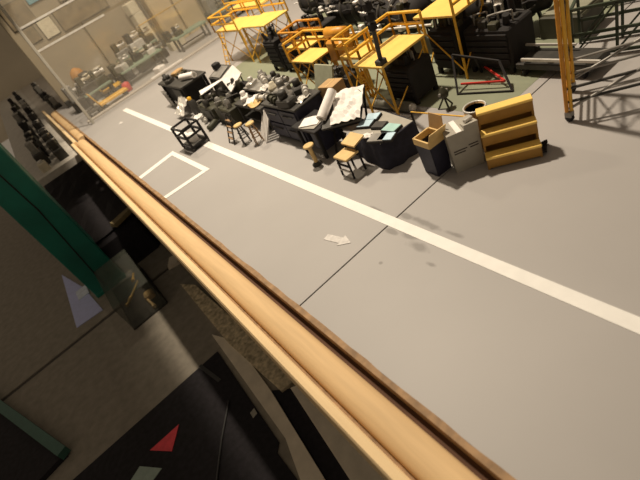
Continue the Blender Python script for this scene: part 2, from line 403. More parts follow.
def engine(label, x, y, rz, L, r, zc, seed):
    t = thing('engine', label, 'engine', (x, y, 0), rz, 'dark engines on cradles at the back')
    rnd = random.Random(seed)
    G().lathe([(r * .3, -L / 2), (r * .8, -L * .48), (r, -L * .3), (r * .85, -L * .1), (r, L * .05), (r * .95, L * .3), (r * .6, L * .45), (r * .3, L / 2)], (0, 0, zc), 20, 'y').build('casing', 'black', t)
    for k in (-.32, -.12, .08, .30):
        G().lathe([(r * .7, -.004), (r * 1.1, -.004), (r * 1.1, .004), (r * .7, .004)], (0, L * k, zc), 20, 'y').build('flange', 'dark', t)
    for sy in (-1, 1):
        for sx in (-1, 1):
            G().bar((sx * r * 1.3, sy * L * .3, 0), (sx * r * .6, sy * L * .3, zc - r * .6), .008).build('cradle_leg', 'dark', t)
    for k in range(44):
        an = rnd.uniform(-.3, PI + .3); yy = rnd.uniform(-L * .42, L * .42); c, s_ = math.cos(an), math.sin(an)
        p = Vector((c * r * 1.0, yy, zc + s_ * r * 1.0)); q = Vector((c * r * 1.32, yy + rnd.uniform(-.02, .02), zc + s_ * r * 1.32)); e = Vector((c * r * 1.05, yy + rnd.uniform(-.07, .07), zc + s_ * r * 1.05))
        if k % 3 == 0: G().box(q.x - .008, q.x + .008, yy - .011, yy + .011, q.z - .014, q.z + .006, .002).build('accessory_box', rnd.choice(['pale', 'white', 'white', 'black', 'olive', 'pale']), t)
        else: G().path([p, q, q.lerp(e, .7) + Vector((0, .01, .003)), e], rnd.uniform(.002, .0045)).build('pipe', rnd.choice(['pale', 'dark', 'white', 'olive', 'black', 'white']), t)
    return t
engine('dark engine with pale pipework behind the orange-tinted stand', 1.19, 1.62, 4, .34, .055, .12, 1)
engine('dark engine with pale fittings at the top edge behind the long platform', 1.10, 1.30, -5, .30, .055, .12, 2)
engine('dark engine in the back row, left of the pale-fitted engines', 1.30, 1.98, 0, .36, .06, .13, 3)
engine('second back-row engine at the top edge behind long platform', 1.37, 1.50, 0, .34, .06, .13, 4)
engine('dark engine at the top edge behind the big black machine', 1.17, 0.95, 12, .30, .05, .10, 5)
# dark jib boom leaning across the long platform
t = thing('jib_boom', 'dark slanted jib boom rising over the long yellow platform', 'boom', (0.735, 1.055, 0), 0)
pA = at(381, 62, .16) - Vector((0.735, 1.055, 0)); pB = at(366, 0, .33) - Vector((0.735, 1.055, 0))
G().bar(pA, pB, .010, .008).build('boom_arm', 'dark', t)
G().box(pA.x - .012, pA.x + .012, pA.y - .012, pA.y + .012, .155, .168, .002).build('base_plate', 'dark', t)
g = G()
for k in range(3): g.box(pA.lerp(pB, .62 + k * .15).x - .009, pA.lerp(pB, .62 + k * .15).x + .009, pA.lerp(pB, .62 + k * .15).y - .009, pA.lerp(pB, .62 + k * .15).y + .009, pA.lerp(pB, .62 + k * .15).z - .010, pA.lerp(pB, .62 + k * .15).z + .009, .003)
g.build('cable_drum', 'black', t)
# pale horizontal railing pipe at the back
t = thing('long_pipe', 'pale horizontal pipe on posts behind the yellow platform', 'pipe', (0.985, 1.27, 0), 0)
G().tube((-.02, .22, .12), (.02, -.22, .12), .004, 8).build('pipe_run', 'pale', t)
for k in (-.2, 0, .2): G().tube((-.02 * k / .22, k, 0), (-.02 * k / .22, k, .12), .003, 6).build('post', 'dark', t)

# green panel leaning by the stands
t = thing('green_panel', 'pale green panel leaning beside the cardboard box', 'panel', (0.725, 1.30, 0), 0)
G().hexa([(-.022, -.055, 0), (-.016, -.055, 0), (-.016, .045, 0), (-.022, .045, 0)], [(.034, -.055, .125), (.04, -.055, .125), (.04, .045, .125), (.034, .045, .125)]).build('board', mat('pale_green_board', (0.30, 0.31, 0.22), .6), t)
G().bar((.055, -.005, 0), (.033, -.005, .11), .006).build('prop', 'dark', t)

# grey-green tube lying on the floor
t = thing('storage_tube', 'grey-green tube lying under the long yellow platform', 'tube', (0.755, 1.06, 0), 0)
g = G().lathe([(.006, -.12), (.0145, -.118), (.0145, .118), (.006, .12)], (0, 0, .0145), 16, 'y'); g.build('tube_body', mat('grey_green_tube', (0.13, 0.13, 0.10), .5), t)
G().lathe([(.006, -.132), (.011, -.13), (.011, -.119), (.006, -.119)], (0, 0, .0145), 14, 'y').build('end_cap', 'pale', t)
# yellow rod on the floor
p, q = at(411, 112, .07), at(470, 117, .085)
t = thing('yellow_rod', 'thin yellow rod stretched above the open carton', 'rod', (p.x, p.y, 0), 0)
o0 = Vector((p.x, p.y, 0))
G().tube(p - o0, q - o0, .0018, 6).build('rod', 'yellow', t)
for v in (p, q): G().tube((v.x - p.x, v.y - p.y, 0), v - o0, .003, 8).build('post', 'dark', t)
# valve stand
t = thing('valve_stand', 'small olive valve on a tripod beside the black machine', 'valve', tuple(at(447, 108)), 0)
G().lathe([(.004, .03), (.012, .034), (.014, .042), (.010, .05), (.004, .06)], (0, 0, 0), 12).build('valve_body', 'olive', t)
G().tube((-.016, 0, .045), (.016, 0, .045), .004, 8).build('pipe_stub', 'grey', t)
for k in range(3): G().tube((0, 0, .034), (.022 * math.cos(k * 2.1), .022 * math.sin(k * 2.1), 0), .0025, 6).build('leg', 'olive', t)

# red-barred stand
t = thing('barred_stand', 'black trestle stand with red cross bars on the green paint', 'stand', (0.9, 0.80, 0), 0)
def rel(x, y, z, o): v = at(x, y, z); return Vector((v.x - o[0], v.y - o[1], z))
o_ = (0.9, 0.80)
f1, f2, f3 = rel(458, 95, 0, o_), rel(513, 92, 0, o_), rel(482, 72, 0, o_)
top1 = rel(452, 55, .085, o_); top2 = rel(499, 61, .062, o_)
for a, b in ((f1, top1), (f2, top2), (f3, top1.lerp(top2, .5))): G().bar(a, b, .005).build('leg', 'black', t)
G().bar(top1, top2, .005).build('top_bar', 'black', t)
ra, rb, rc = rel(461, 84, .018, o_), rel(505, 81, .018, o_), rel(484, 66, .018, o_)
G().bar(ra, rb, .0045).build('red_bar', 'red', t); G().bar(rc, rb, .0045).build('red_bar', 'red', t)
G().bar(f1 + Vector((0, 0, .003)), f2 + Vector((0, 0, .003)), .004).build('foot_bar', 'black', t)

# low trolley with pale rails
t = thing('flat_trolley', 'low dark trolley with two pale rails behind the gantry leg', 'trolley', (0.99, 0.665, 0), 0)
G().box(-.035, .045, -.10, .09, .02, .035, .003).build('bed', 'dark', t)
G().bar((-.035, -.12, .046), (-.035, .07, .046), .006).build('rail', 'pale', t); G().bar((.03, -.03, .05), (.03, .11, .05), .005).build('rail', 'pale', t)
for sx in (-.025, .03):
    for sy in (-.08, .07): G().lathe([(.004, -.004), (.011, -.003), (.011, .003), (.004, .004)], (sx, sy, .011), 12, 'y').build('wheel', 'black', t)
g = G()
for sy in (-.09, 0, .06): g.box(-.03, -.02, sy - .006, sy + .006, .034, .044, .001)
for sy in (0, .07): g.box(.026, .034, sy - .006, sy + .006, .034, .048, .001)
g.build('rail_chock', 'dark', t)

# gantry on castors
t = thing('gantry', 'tall yellow A-frame gantry leg on black castors with grey bracing', 'gantry', (0.85, 0.55, 0), 0)
o_ = (0.85, 0.55)
P1, P2 = rel(570, 121, 0, o_), rel(572, 92, 0, o_)
topv = P1 + Vector((-.004, -.002, .42)); topw = P2 + Vector((0, 0, .42))
Lg = [P1, P2]
far = [P1 + Vector((.30, -.36, 0)), P2 + Vector((.30, -.36, 0))]
ftop = topv + Vector((.30, -.36, 0)); ftow = topw + Vector((.30, -.36, 0))
for a, tp in ((P1, topv), (P2, topw), (far[0], ftop), (far[1], ftow)):
    b = Vector((a.x, a.y, .02))
    d = (tp - b)
    for s in (-1, 1):
        off = Vector((.003 * s, -.003 * s, 0)); G().tube(b + off, tp + off, .0040, 8).build('leg_tube', 'yellow' if s > 0 else 'orange', t)
    c = G().lathe([(.004, -.004), (.009, -.003), (.009, .003), (.004, .004)], (a.x, a.y, .009), 14, 'x').build('castor', 'black', t)
    G().box(a.x - .007, a.x + .007, a.y - .007, a.y + .007, .012, .024, .001).build('castor_fork', 'grey', c)
for z, r in ((.045, .003), (.075, .003)):
    k = (z - .02) / .38
    a, b = P1.lerp(topv, k), P2.lerp(topw, k); a.z = b.z = z
    c, d = far[0].lerp(ftop, k), far[1].lerp(ftow, k); c.z = d.z = z
    G().tube(a, c, r, 6).build('tie_bar', 'dark', t); G().tube(b, d, r, 6).build('tie_bar', 'grey', t); G().tube(a, b, r, 6).build('spreader', 'orange', t)
for i in range(2):
    k0, k1 = .1, .45
    a = P1.lerp(topv, .07) if i else P2.lerp(topw, .07); b = far[0].lerp(ftop, .5) if i else far[1].lerp(ftow, .5)
    G().tube(a, b, .003, 6).build('diagonal_brace', 'grey', t)
for za, zb in ((.10, .20), (.20, .30), (.30, .40)):
    G().tube(Vector((P1.x, P1.y, za)), Vector((P2.x, P2.y, za)), .003, 6).build('rung', 'dark', t)
    G().tube(Vector((P1.x, P1.y, za)), Vector((P2.x, P2.y, zb)), .0022, 6).build('cross_brace', 'dark', t); G().tube(Vector((P2.x, P2.y, za)), Vector((P1.x, P1.y, zb)), .0022, 6).build('cross_brace', 'dark', t)
G().bar(topw, ftow, .014, .02).build('top_beam', 'yellow', t)
G().bar(topv, ftop, .014, .02).build('top_beam', 'yellow', t)

# dark green lattice frames at the back right
def lattice(label, x, y, rz, L, h, w=.10):
    t = thing('lattice_frame', label, 'frame', (x, y, 0), rz, 'dark green lattice frames at the back right')
    m = MG
    for yy in (-w / 2, w / 2):
        for z in (.008, h * .5, h): G().bar((-L / 2, yy, z), (L / 2, yy, z), .006).build('chord', m, t)
        n = 4
        for k in range(n + 1):
            G().bar((-L / 2 + L * k / n, yy, 0), (-L / 2 + L * k / n, yy, h), .006).build('upright', m, t)
            if k < n: G().bar((-L / 2 + L * k / n, yy, .01), (-L / 2 + L * (k + 1) / n, yy, h), .004).build('diagonal', m, t)
    for k in (0, 1): G().bar((-L / 2 + L * k, -w / 2, h), (-L / 2 + L * k, w / 2, h), .006).build('cross_tie', m, t)
    return t
MG = mat('dark_green_steel', (0.035, 0.05, 0.028), .5)
lattice('dark green lattice frame nearest the gantry at the right edge', 1.14, 0.50, -70, .36, .12, .08)
lattice('dark green lattice frame at the top right corner', 1.42, 0.55, -70, .46, .18)
lattice('dark green lattice frame at the top edge left of the gantry', 1.45, 0.98, -80, .40, .16)
t = thing('parts_crate', 'dark crate with pale lid at the top edge beyond low trolley', 'crate', (1.19, 0.75, 0), 0)
G().box(-.05, .05, -.06, .06, 0, .06, .004).build('crate_body', 'olive', t); G().box(-.045, .045, -.05, .05, .06, .066, .001).build('lid', mat('pale_grey_green', (.27, .27, .2), .6), t)

# ================================================================== clutter row, from the far end to the near end
def legs4(t, a, b, h, w, m):
    for sx in (-1, 1):
        for sy in (-1, 1): G().box(sx * (a - w) - w / 2, sx * (a - w) + w / 2, sy * (b - w) - w / 2, sy * (b - w) + w / 2, 0, h, w * .15).build('leg', m, t)
LATE = []
# far workbench
t = thing('workbench', 'black workbench with wire end rack, farthest in the clutter row', 'workbench', (0.60, 2.27, 0), 0)
legs4(t, .07, .16, .112, .012, 'black')
G().box(-.07, .07, -.165, .165, .112, .122, .002).build('bench_top', 'dark', t)
G().box(-.055, .06, -.12, .15, .02, .105, .003).build('cupboard', 'black', t)
G().box(-.062, -.055, -.10, .01, .03, .10, .001).build('cupboard_door', 'dark', t)
g = G()
for k in range(6): g.bar((-.072, .155 - k * .012, .0), (-.078, .165 - k * .012, .085), .0025)
for k in range(5): g.bar((-.073, .165, .01 + k * .018), (-.073, .09, .01 + k * .018), .0025)
g.build('wire_rack', 'pale', t)
def paper_roll(label, p, d, L, r, m='white'):
    d = Vector(d).normalized(); p = Vector(p)
    t = thing('paper_roll', label, 'paper roll', tuple(p), 0, 'rolled drawings')
    a = -d * L / 2; b = d * L / 2
    G().tube(a + Vector((0, 0, r)), b + Vector((0, 0, r)), r, 16).build('roll', m, t)
    G().tube(a + Vector((0, 0, r)) - d * .0006, b + Vector((0, 0, r)) + d * .0006, r * .6, 12).build('core', 'boxgrey', t)
    return t
paper_roll('short white paper roll on the far black workbench', (0.60, 2.15, .122), (.35, -1, 0), .10, .014)
t = tag(G().box(-.03, .03, -.02, .02, 0, .018, .004).build('tool_case', 'card', None, (.625, 2.36, .122), 20), 'small brown tool case on the far black workbench', 'case')
t = tag(G().sheet(-.03, .03, -.055, .055, lambda u, v: .015 + .055 * u, .006, 6, 10, 5).build('crumpled_foil', 'pale', None, (.495, 2.13, 0), 0), 'crumpled silvery sheet propped against the far workbench', 'sheet')
t = thing('canister', 'dark canister with yellow cap beside the crumpled silvery sheet', 'canister', (.525, 2.05, 0), 0)
G().lathe([(.012, 0), (.018, .004), (.018, .06), (.010, .072)], (0, 0, 0), 14).build('can_body', 'dark', t); G().lathe([(.010, 0), (.010, .01), (.006, .013)], (0, 0, .072), 12).build('cap', 'yellow', t)

for p in [('dark gearbox on the front of the far black workbench', .555, 2.30, .122, 1, 'dark', 40, 1.1), ('grey hub at the far end of the black workbench', .57, 2.40, .122, 0, 'dark', 0, 1.0), ('olive shaft across the far black workbench', .61, 2.26, .122, 2, 'olive', 20, .9),
          ('bright wrapping sheet on floor before the far workbench', .50, 2.01, 0, 3, 'white', 30, 1.0), ('pale shaft lying before the dark olive machine', .50, 1.90, 0, 2, 'pale', 60, .8), ('pale gearbox on the floor before the console', .60, 2.02, 0, 1, 'cream', 20, 1.2), ('silvery hub on the floor left of the console', .60, 1.975, 0, 0, 'pale', 0, 1.1)]: LATE.append(p)
# open frame trolley on the white line
t = thing('frame_trolley', 'open black cube frame trolley standing near the white line', 'trolley', (.376, 1.745, 0), 4)
a, b, h = .035, .048, .090
for sx in (-1, 1):
    for sy in (-1, 1):
        G().bar((sx * a, sy * b, .008), (sx * a, sy * b, h), .008).build('upright', 'black', t)
        G().lathe([(.003, -.003), (.007, -.002), (.007, .002), (.003, .003)], (sx * a, sy * b, .007), 10, 'x').build('castor', 'dark', t)
for z in (.014, .055, h):
    for sx in (-1, 1): G().bar((sx * a, -b, z), (sx * a, b, z), .007).build('side_rail', 'black', t)
    for sy in (-1, 1): G().bar((-a, sy * b, z), (a, sy * b, z), .007).build('end_rail', 'black', t)
G().box(-.03, .03, -.045, .045, .014, .02, .001).build('tray', 'dark', t)
tag(G().box(-.014, .014, -.022, .022, 0, .03, .004).build('white_box', 'white', None, (.376, 1.745, .02), 10), 'small white box inside the open cube frame trolley', 'box')

# grey console
t = thing('control_console', 'dark grey control console behind the white folding screen', 'console', (.70, 2.03, 0), 0)
G().hexa([(-.04, -.07, 0), (.04, -.07, 0), (.04, .07, 0), (-.04, .07, 0)], [(-.035, -.07, .09), (.04, -.07, .115), (.04, .07, .115), (-.035, .07, .09)]).build('console_body', 'dark', t)
G().hexa([(-.03, -.05, .093), (.03, -.05, .113), (.03, .05, .113), (-.03, .05, .093)], [(-.03, -.05, .096), (.03, -.05, .116), (.03, .05, .116), (-.03, .05, .096)]).build('control_panel', 'grey', t)
G().box(.0, .03, .02, .06, .11, .135, .003).build('monitor', 'black', t)
# olive machines
def machine(label, x, y, a, b, h, m, seed, pipes=8, rz=0, group='olive and dark machines in the clutter row', cols=('dark', 'olive', 'grey')):
    t = thing('machine', label, 'machine', (x, y, 0), rz, group); rnd = random.Random(seed)
    G().box(-a, a, -b, b, .008, h * .75, .004).build('machine_body', m, t)
    G().box(-a * 1.05, a * 1.05, -b * 1.05, b * 1.05, 0, .012, .002).build('base', 'black', t)
    G().box(-a - .004, -a + .001, -b * .7, b * .2, h * .15, h * .6, .001).build('access_panel', 'dark', t)
    for k in range(pipes):
        x0, y0 = rnd.uniform(-a, a) * .8, rnd.uniform(-b, b) * .8
        if k % 2: G().lathe([(.010, 0), (.012, .003), (.012, h * .25), (.006, h * rnd.uniform(.3, .42))], (x0, y0, h * .74), 12).build('cylinder_head', rnd.choice(cols), t)
        else: G().path([(x0, y0, h * .74), (x0, y0, h * 1.0), (x0 - .02, y0 + .02, h * 1.0), (x0 - .02, y0 + .02, h * .74)], .003).build('pipe', rnd.choice(cols), t)
    return t
machine('dark olive machine in front of the white folding screen', .555, 1.87, .045, .075, .085, 'olive', 21)
machine('dark olive machine behind the small brown step ladder', .56, 1.70, .045, .07, .095, 'olive', 22)
machine('black machine right of the white folding screen', .654, 1.72, .035, .07, .115, 'black', 23, 6)
machine('dark machine behind the olive machines, near the console', .66, 1.88, .04, .06, .10, 'dark', 24, 6)
for i, (x, y) in enumerate(((.535, 1.95), (.50, 1.80))):
    t = thing('gas_bottle', ['grey gas bottle lying at the far end of the olive machines', 'brass-necked gas bottle lying in front of the olive machines'][i], 'bottle', (x, y, 0), 30)
    G().lathe([(.004, -.05), (.012, -.046), (.012, .03), (.005, .042)], (0, 0, .012), 12, 'x').build('bottle_body', ['grey', 'olive'][i], t)
    G().lathe([(.004, .04), (.006, .042), (.006, .052), (.003, .054)], (0, 0, .012), 10, 'x').build('neck', ['pale', 'brass'][i], t)
# white folding screen over the machines
t = thing('folding_screen', 'white folded sheet-metal screen standing over olive machines', 'screen', (.61, 1.80, 0), 0)
O_ = Vector((.61, 1.80, 0))
c1, c2, c3, c4 = (at(*q) - O_ for q in ((221, 79, .115), (231, 92, .10), (241, 73, .14), (232, 65, .155)))
th = Vector((.003, 0, -.003))
G().hexa([c1 + th, c2 + th, c3 + th, c4 + th], [c1, c2, c3, c4]).build('upright_leaf', 'white', t)
e1, e2 = at(199, 91, .105) - O_, at(201, 95, .105) - O_
G().hexa([e1 + th, e2 + th, c1 + Vector((-.012, -.02, 0)) + th, c1 + th], [e1, e2, c1 + Vector((-.012, -.02, 0)), c1]).build('flat_leaf', 'white', t)
for c in (c1.lerp(c4, .1), c2.lerp(c3, .1), e1.lerp(e2, .5)): G().bar((c.x + .002, c.y, 0), (c.x + .002, c.y, c.z - .002), .005).build('leg', 'dark', t)

# small brown step ladder
t = thing('step_ladder', 'small brown step ladder in front of the olive machines', 'ladder', (.448, 1.535, 0), 0)
for s in (-1, 1):
    G().bar((-.01, s * .022, 0), (.03, s * .017, .095), .004).build('side_rail', 'dark', t)
    G().bar((.055, s * .022, 0), (.03, s * .017, .095), .003).build('rear_leg', 'dark', t)
for k in range(1, 5): G().bar((-.01 + .04 * k / 5, -.021, .095 * k / 5), (-.01 + .04 * k / 5, .021, .095 * k / 5), .008, .003).build('rung', 'wood_lip', t)

# tables of parts
def table(label, x0, x1, y0, y1, h, m, leg='dark', group=None, tray=True):
    cx, cy = (x0 + x1) / 2, (y0 + y1) / 2; a, b = (x1 - x0) / 2, (y1 - y0) / 2
    t = thing('parts_table', label, 'table', (cx, cy, 0), 0, group)
    legs4(t, a, b, h - .008, .007, leg)
    G().box(-a, a, -b, b, h - .008, h, .0015).build('table_top', m, t)
    if tray: G().box(-a + .004, a - .004, -b + .004, b - .004, h * .35, h * .38, .001).build('lower_shelf', leg, t)
    return t
table('grey parts table at the back of the row, piled with silvery parts', .62, .72, 1.42, 1.66, .10, 'grey', group='parts tables')
table('dark parts table in front of the grey one, with white-slatted rack beside', .545, .61, 1.42, 1.62, .085, 'dark', group='parts tables')
def part_piece(label, x, y, z, kind, m, rz, s=1.0, nm='machine_part'):
    g = G()
    if kind == 0: g.lathe([(.006, 0), (.018, .002), (.018, .012), (.010, .014), (.010, .026), (.004, .028)], (0, 0, 0), 14)
    elif kind == 1: g.box(-.022, .022, -.014, .014, 0, .016, .003).lathe([(.004, .015), (.010, .015), (.010, .03), (.005, .032)], (.004, 0, 0), 12)
    elif kind == 2: g.tube((-.035, 0, .009), (.035, 0, .009), .009, 12).tube((-.02, 0, .009), (-.014, 0, .009), .014, 12).tube((.018, 0, .009), (.024, 0, .009), .014, 12)
    else: g.sheet(-.03, .03, -.022, .022, .002, .004, 6, 5, int(x * 1000))
    g.v = [v * s for v in g.v]; 
    lo = min(v.z for v in g.v); g.v = [Vector((v.x, v.y, v.z - lo)) for v in g.v]
    return tag(g.build(nm, m, None, (x, y, z), rz), label, 'machine part', 'machine parts lying on the tables')
PL = [('round grey hub on the far end of the back parts table', .70, 1.63, .10, 0, 'grey', 0), ('pale gearbox on the far half of the back parts table', .645, 1.62, .10, 1, 'pale', 30),
      ('silvery shaft across the middle of the back parts table', .67, 1.56, .10, 2, 'pale', 70), ('dark gearbox amid the back parts table', .69, 1.52, .10, 1, 'dark', 10),
      ('crumpled pale wrapping on the front edge of the back parts table', .645, 1.51, .10, 3, 'pale', 15), ('silvery shaft at the near end of the back parts table', .675, 1.45, .10, 2, 'grey', 110),
      ('small cream hub at the near corner of the back parts table', .64, 1.45, .10, 0, 'cream', 0),
      ('white gearbox on the dark parts table', .58, 1.58, .085, 1, 'white', 60), ('bright crumpled wrapping in the middle of the dark parts table', .578, 1.53, .085, 3, 'white', 40),
      ('tan plate on the front edge of the dark parts table', .565, 1.48, .085, 3, 'tan', 80), ('pale shaft at the near end of the dark parts table', .59, 1.45, .085, 2, 'pale', 100)]
for p in PL + LATE: part_piece(*p)
# rack of white slats
t = thing('slatted_rack', 'dark rack with white upright slats beside the navy cabinet', 'rack', (.56, 1.385, 0), -18)
for k in range(5): G().hexa([(-.060, -.045 + k * .02, .002), (-.056, -.045 + k * .02, .0), (-.056, -.034 + k * .02, .0), (-.060, -.034 + k * .02, .002)], [(-.006, -.045 + k * .02, .088), (-.002, -.045 + k * .02, .086), (-.002, -.034 + k * .02, .086), (-.006, -.034 + k * .02, .088)]).build('slat', 'white', t)
G().box(-.008, .012, -.05, .05, 0, .012, .002).build('rack_base', 'black', t); G().box(-.002, .012, -.05, .05, .012, .092, .002).build('rack_back', 'black', t)
# stools
def stool(label, x, y, h, r, kind):
    t = thing('stool', label, 'stool', (x, y, 0), 0, 'small stools with yellowish seats')
    G().lathe([(r * .7, h - .006), (r, h - .005), (r, h - .001), (r * .8, h)], (0, 0, 0), 18).build('seat', 'tan', t)
    if kind:
        for k in range(4):
            c, s = math.cos(k * PI / 2 + .6), math.sin(k * PI / 2 + .6)
            G().tube((c * r * .6, s * r * .6, h - .005), (c * r * 1.15, s * r * 1.15, 0), .002, 6).build('leg', kind, t)
        for z in (.35, .6):
            g = G(); q = r * (1.15 - .55 * z)
            for k in range(12): g.tube((q * math.cos(k * PI / 6), q * math.sin(k * PI / 6), h * z), (q * math.cos((k + 1) * PI / 6), q * math.sin((k + 1) * PI / 6), h * z), .0015, 5)
            g.build('foot_ring', kind, t)
    else:
        G().tube((0, 0, 0), (0, 0, h - .005), .006, 10).build('column', 'tan', t); G().lathe([(r * .9, 0), (r * .9, .004), (.007, .010)], (0, 0, 0), 14).build('base', 'dark', t)
stool('round yellowish stool with rusty wire legs beside the slatted rack', .487, 1.405, .075, .016, 'wood_lip')
stool('round yellowish stool with dark wire legs beside the step ladder', .468, 1.465, .072, .016, 'dark')
stool('round yellowish stool on one column in front of the black desk', .476, 1.045, .065, .0155, None)

# navy cabinet
t = thing('navy_cabinet', 'dark navy cabinet with drawers in the middle of the row', 'cabinet', (.585, 1.235, 0), 0)
G().box(-.05, .05, -.08, .115, .008, .116, .003).build('cabinet_body', 'navy', t); G().box(-.054, .054, -.084, .119, .116, .122, .002).build('cabinet_top', 'dark', t)
G().box(-.045, .045, -.075, .11, 0, .01, .001).build('plinth', 'black', t)
for k in range(2):
    for j in range(2):
        d = G().box(-.055, -.049, -.076 + j * .096, .016 + j * .094, .015 + k * .05, .06 + k * .05, .001).build('drawer', 'navy', t)
        G().tube((-.058, -.06 + j * .096, .045 + k * .05), (-.058, 0 + j * .094, .045 + k * .05), .002, 6).build('handle', 'dark', d)
PL = [('flat grey casting at the far end of the navy cabinet', .60, 1.31, .122, 1, 'grey', 20, 1.3), ('grey machine hub in the middle of the navy cabinet', .575, 1.25, .122, 0, 'grey', 0, 1.4),
      ('olive cylinder on the front edge of the navy cabinet', .55, 1.29, .122, 2, 'olive', 80, .9), ('dark gearbox on the back of the navy cabinet', .62, 1.24, .122, 1, 'dark', 60, 1.2),
      ('silvery shaft at the near end of the navy cabinet', .615, 1.195, .122, 2, 'pale', 60, .8), ('crumpled pale wrapping at near end of the navy cabinet', .585, 1.178, .122, 3, 'pale', 10, .8),
      ('dark heap of casting at the near front corner of the navy cabinet', .552, 1.21, .122, 1, 'dark', 100, 1.4)]
for p in PL: part_piece(*p)
t = thing('cardboard_box', 'brown cardboard box standing between navy cabinet and plans', 'box', (.665, 1.135, 0), 10)
G().box(-.025, .025, -.03, .03, 0, .13, .001).build('carton', 'card', t); G().box(-.022, .022, -.002, .002, .1298, .1306, .0002).build('tape', 'tan', t)
# black desk with papers
t = thing('desk', 'low black desk carrying white papers in front of navy cabinet', 'desk', (.545, 1.088, 0), 0)
legs4(t, .045, .058, .084, .009, 'black'); G().box(-.046, .046, -.06, .06, .084, .090, .0015).build('desk_top', 'black', t)
G().box(-.03, .04, -.05, .0, .02, .084, .003).build('pedestal', 'navy', t); G().box(.02, .04, .0, .05, .03, .084, .003).build('back_panel', 'black', t)
for k, (dx, dy, r, lb) in enumerate(((-.015, -.03, 12, 'grey-edged folder under the white papers on the black desk'), (-.008, -.02, 30, 'white papers lying open on the black desk'))):
    o = tag(G().sheet(-.024, .024, -.03, .03, .0, .0012 if k else .0004, 4, 4, k + 2, .002 if not k else .0008).build('papers', 'boxgrey' if not k else 'white', None, (.543 + dx, 1.108 + dy, .0902 + .003 * k), r), lb, 'papers')

# drafting table with crumpled plans
t = thing('drafting_table', 'drafting table on crossed black trestle legs', 'table', (.602, 1.0, 0), 38)
G().hexa([(-.062, -.048, .088), (.062, -.048, .118), (.062, .062, .118), (-.062, .062, .088)], [(-.062, -.048, .093), (.062, -.048, .123), (.062, .062, .123), (-.062, .062, .093)]).build('drawing_board', 'dark', t)
for sy in (-.042, .055):
    G().bar((-.062, sy, 0), (.055, sy, .112), .005).build('trestle_leg', 'black', t); G().bar((.06, sy, 0), (-.055, sy, .09), .005).build('trestle_leg', 'black', t)
G().bar((0, -.042, .055), (0, .055, .055), .005).build('stretcher', 'black', t)
tag(G().sheet(-.061, .061, -.047, .036, lambda u, v: .0295 * u + .004 * math.sin(v * 7 + u * 4) * math.sin(u * 9), .0028, 12, 10, 8, .001).build('crumpled_plans', 'white', None, (.602, 1.0, .0945), 38), 'crumpled white plans spread over the drafting table', 'papers')
p, q = at(321, 119, .108), at(332, 91, .142)
t = thing('paper_roll', 'long white roll resting along the edge of the drafting table', 'paper roll', tuple((p + q) / 2), 0, 'rolled drawings')
d = (q - p); G().tube(-d / 2, d / 2, .0135, 16).build('roll', 'white', t); G().tube(-d * .505, d * .505, .006, 12).build('core', 'boxgrey', t)

# chair with tan panels
t = thing('chair', 'small black-framed chair with tan plywood seat and back', 'chair', (.492, .900, 0), 0)
for sx in (-1, 1):
    for sy in (-1, 1): G().bar((sx * .02, sy * .024, 0), (sx * .018, sy * .022, .075 if sx > 0 else .055), .004).build('leg', 'black', t)
G().box(-.024, .02, -.026, .026, .053, .058, .001).build('seat', 'tan', t)
G().hexa([(.012, -.026, .070), (.05, -.026, .078), (.05, .026, .078), (.012, .026, .070)], [(.012, -.026, .074), (.05, -.026, .082), (.05, .026, .082), (.012, .026, .074)]).build('backrest', 'tan', t)
for z in (.018, .035): G().bar((-.02, -.024, z), (-.02, .024, z), .004).build('stretcher', 'pale' if z < .02 else 'black', t)

# cloth table with folders
t = thing('cloth_table', 'table under a dark navy cloth holding blue-covered folders', 'table', (.596, .872, 0), -8)
g = G(); n = 40; vs = []
for z, s_, wv in ((.0, 1.12, .006), (.03, 1.08, .004), (.066, 1.0, .0), (.07, .97, 0)):
    for i in range(n):
        th = 2 * PI * i / n; c, s = math.cos(th), math.sin(th); k = 1 / max(abs(c), abs(s)) ** .75
        w = 1 + wv * 12 * math.sin(th * 9) * .6
        vs.append((c * k * .055 * s_ * w, s * k * .074 * s_ * w, z))
fs = [(k * n + i, k * n + (i + 1) % n, k * n + n + (i + 1) % n, k * n + n + i) for k in range(3) for i in range(n)]
g.add(vs, fs, True); g.add(vs, [tuple(range(3 * n, 4 * n)), tuple(range(n - 1, -1, -1))]); g.build('cloth', 'navy_cloth', t)
G().box(-.05, .05, -.066, .066, .068, .0705, .001).build('table_top', 'boxgrey', t)
FB = [('pale blue folder at the far back corner of the navy cloth table', 372, 116, .0, 'blue', 20, 1), ('pale blue folder at the far front corner of the navy cloth table', 365, 123, .0, 'blue', 20, 1),
      ('pale blue folder on the near front edge of the navy cloth table', 386, 136, .0, 'blue', 20, 1), ('teal folder at the near back corner of the navy cloth table', 391, 127, .0, 'teal_cover', 5, 1.05),
      ('dark folder in the middle of the navy cloth table', 379, 124, .0, 'dark', 15, .9), ('grey ledger beside the near blue folder on navy cloth table', 377, 137, .0, 'grey', 20, 1.1)]
for lb, x, y, dz, m, rz, s in FB:
    v = at(x, y, .078)
    t = thing('folder', lb, 'folder', (v.x, v.y, .0705), rz, 'folders on the navy cloth table')
    G().box(-.016 * s, .016 * s, -.021 * s, .021 * s, 0, .006, .001).build('pages', 'black', t); G().box(-.0145 * s, .0145 * s, -.019 * s, .019 * s, .006, .0075, .0004).build('cover', m, t)
tag(G().sheet(-.010, .010, -.014, .014, 0, .003, 4, 4, 3).build('papers', 'white', None, tuple(at(367, 137, .0705)), 30), 'small white scrap of paper at the corner of navy cloth table', 'papers')

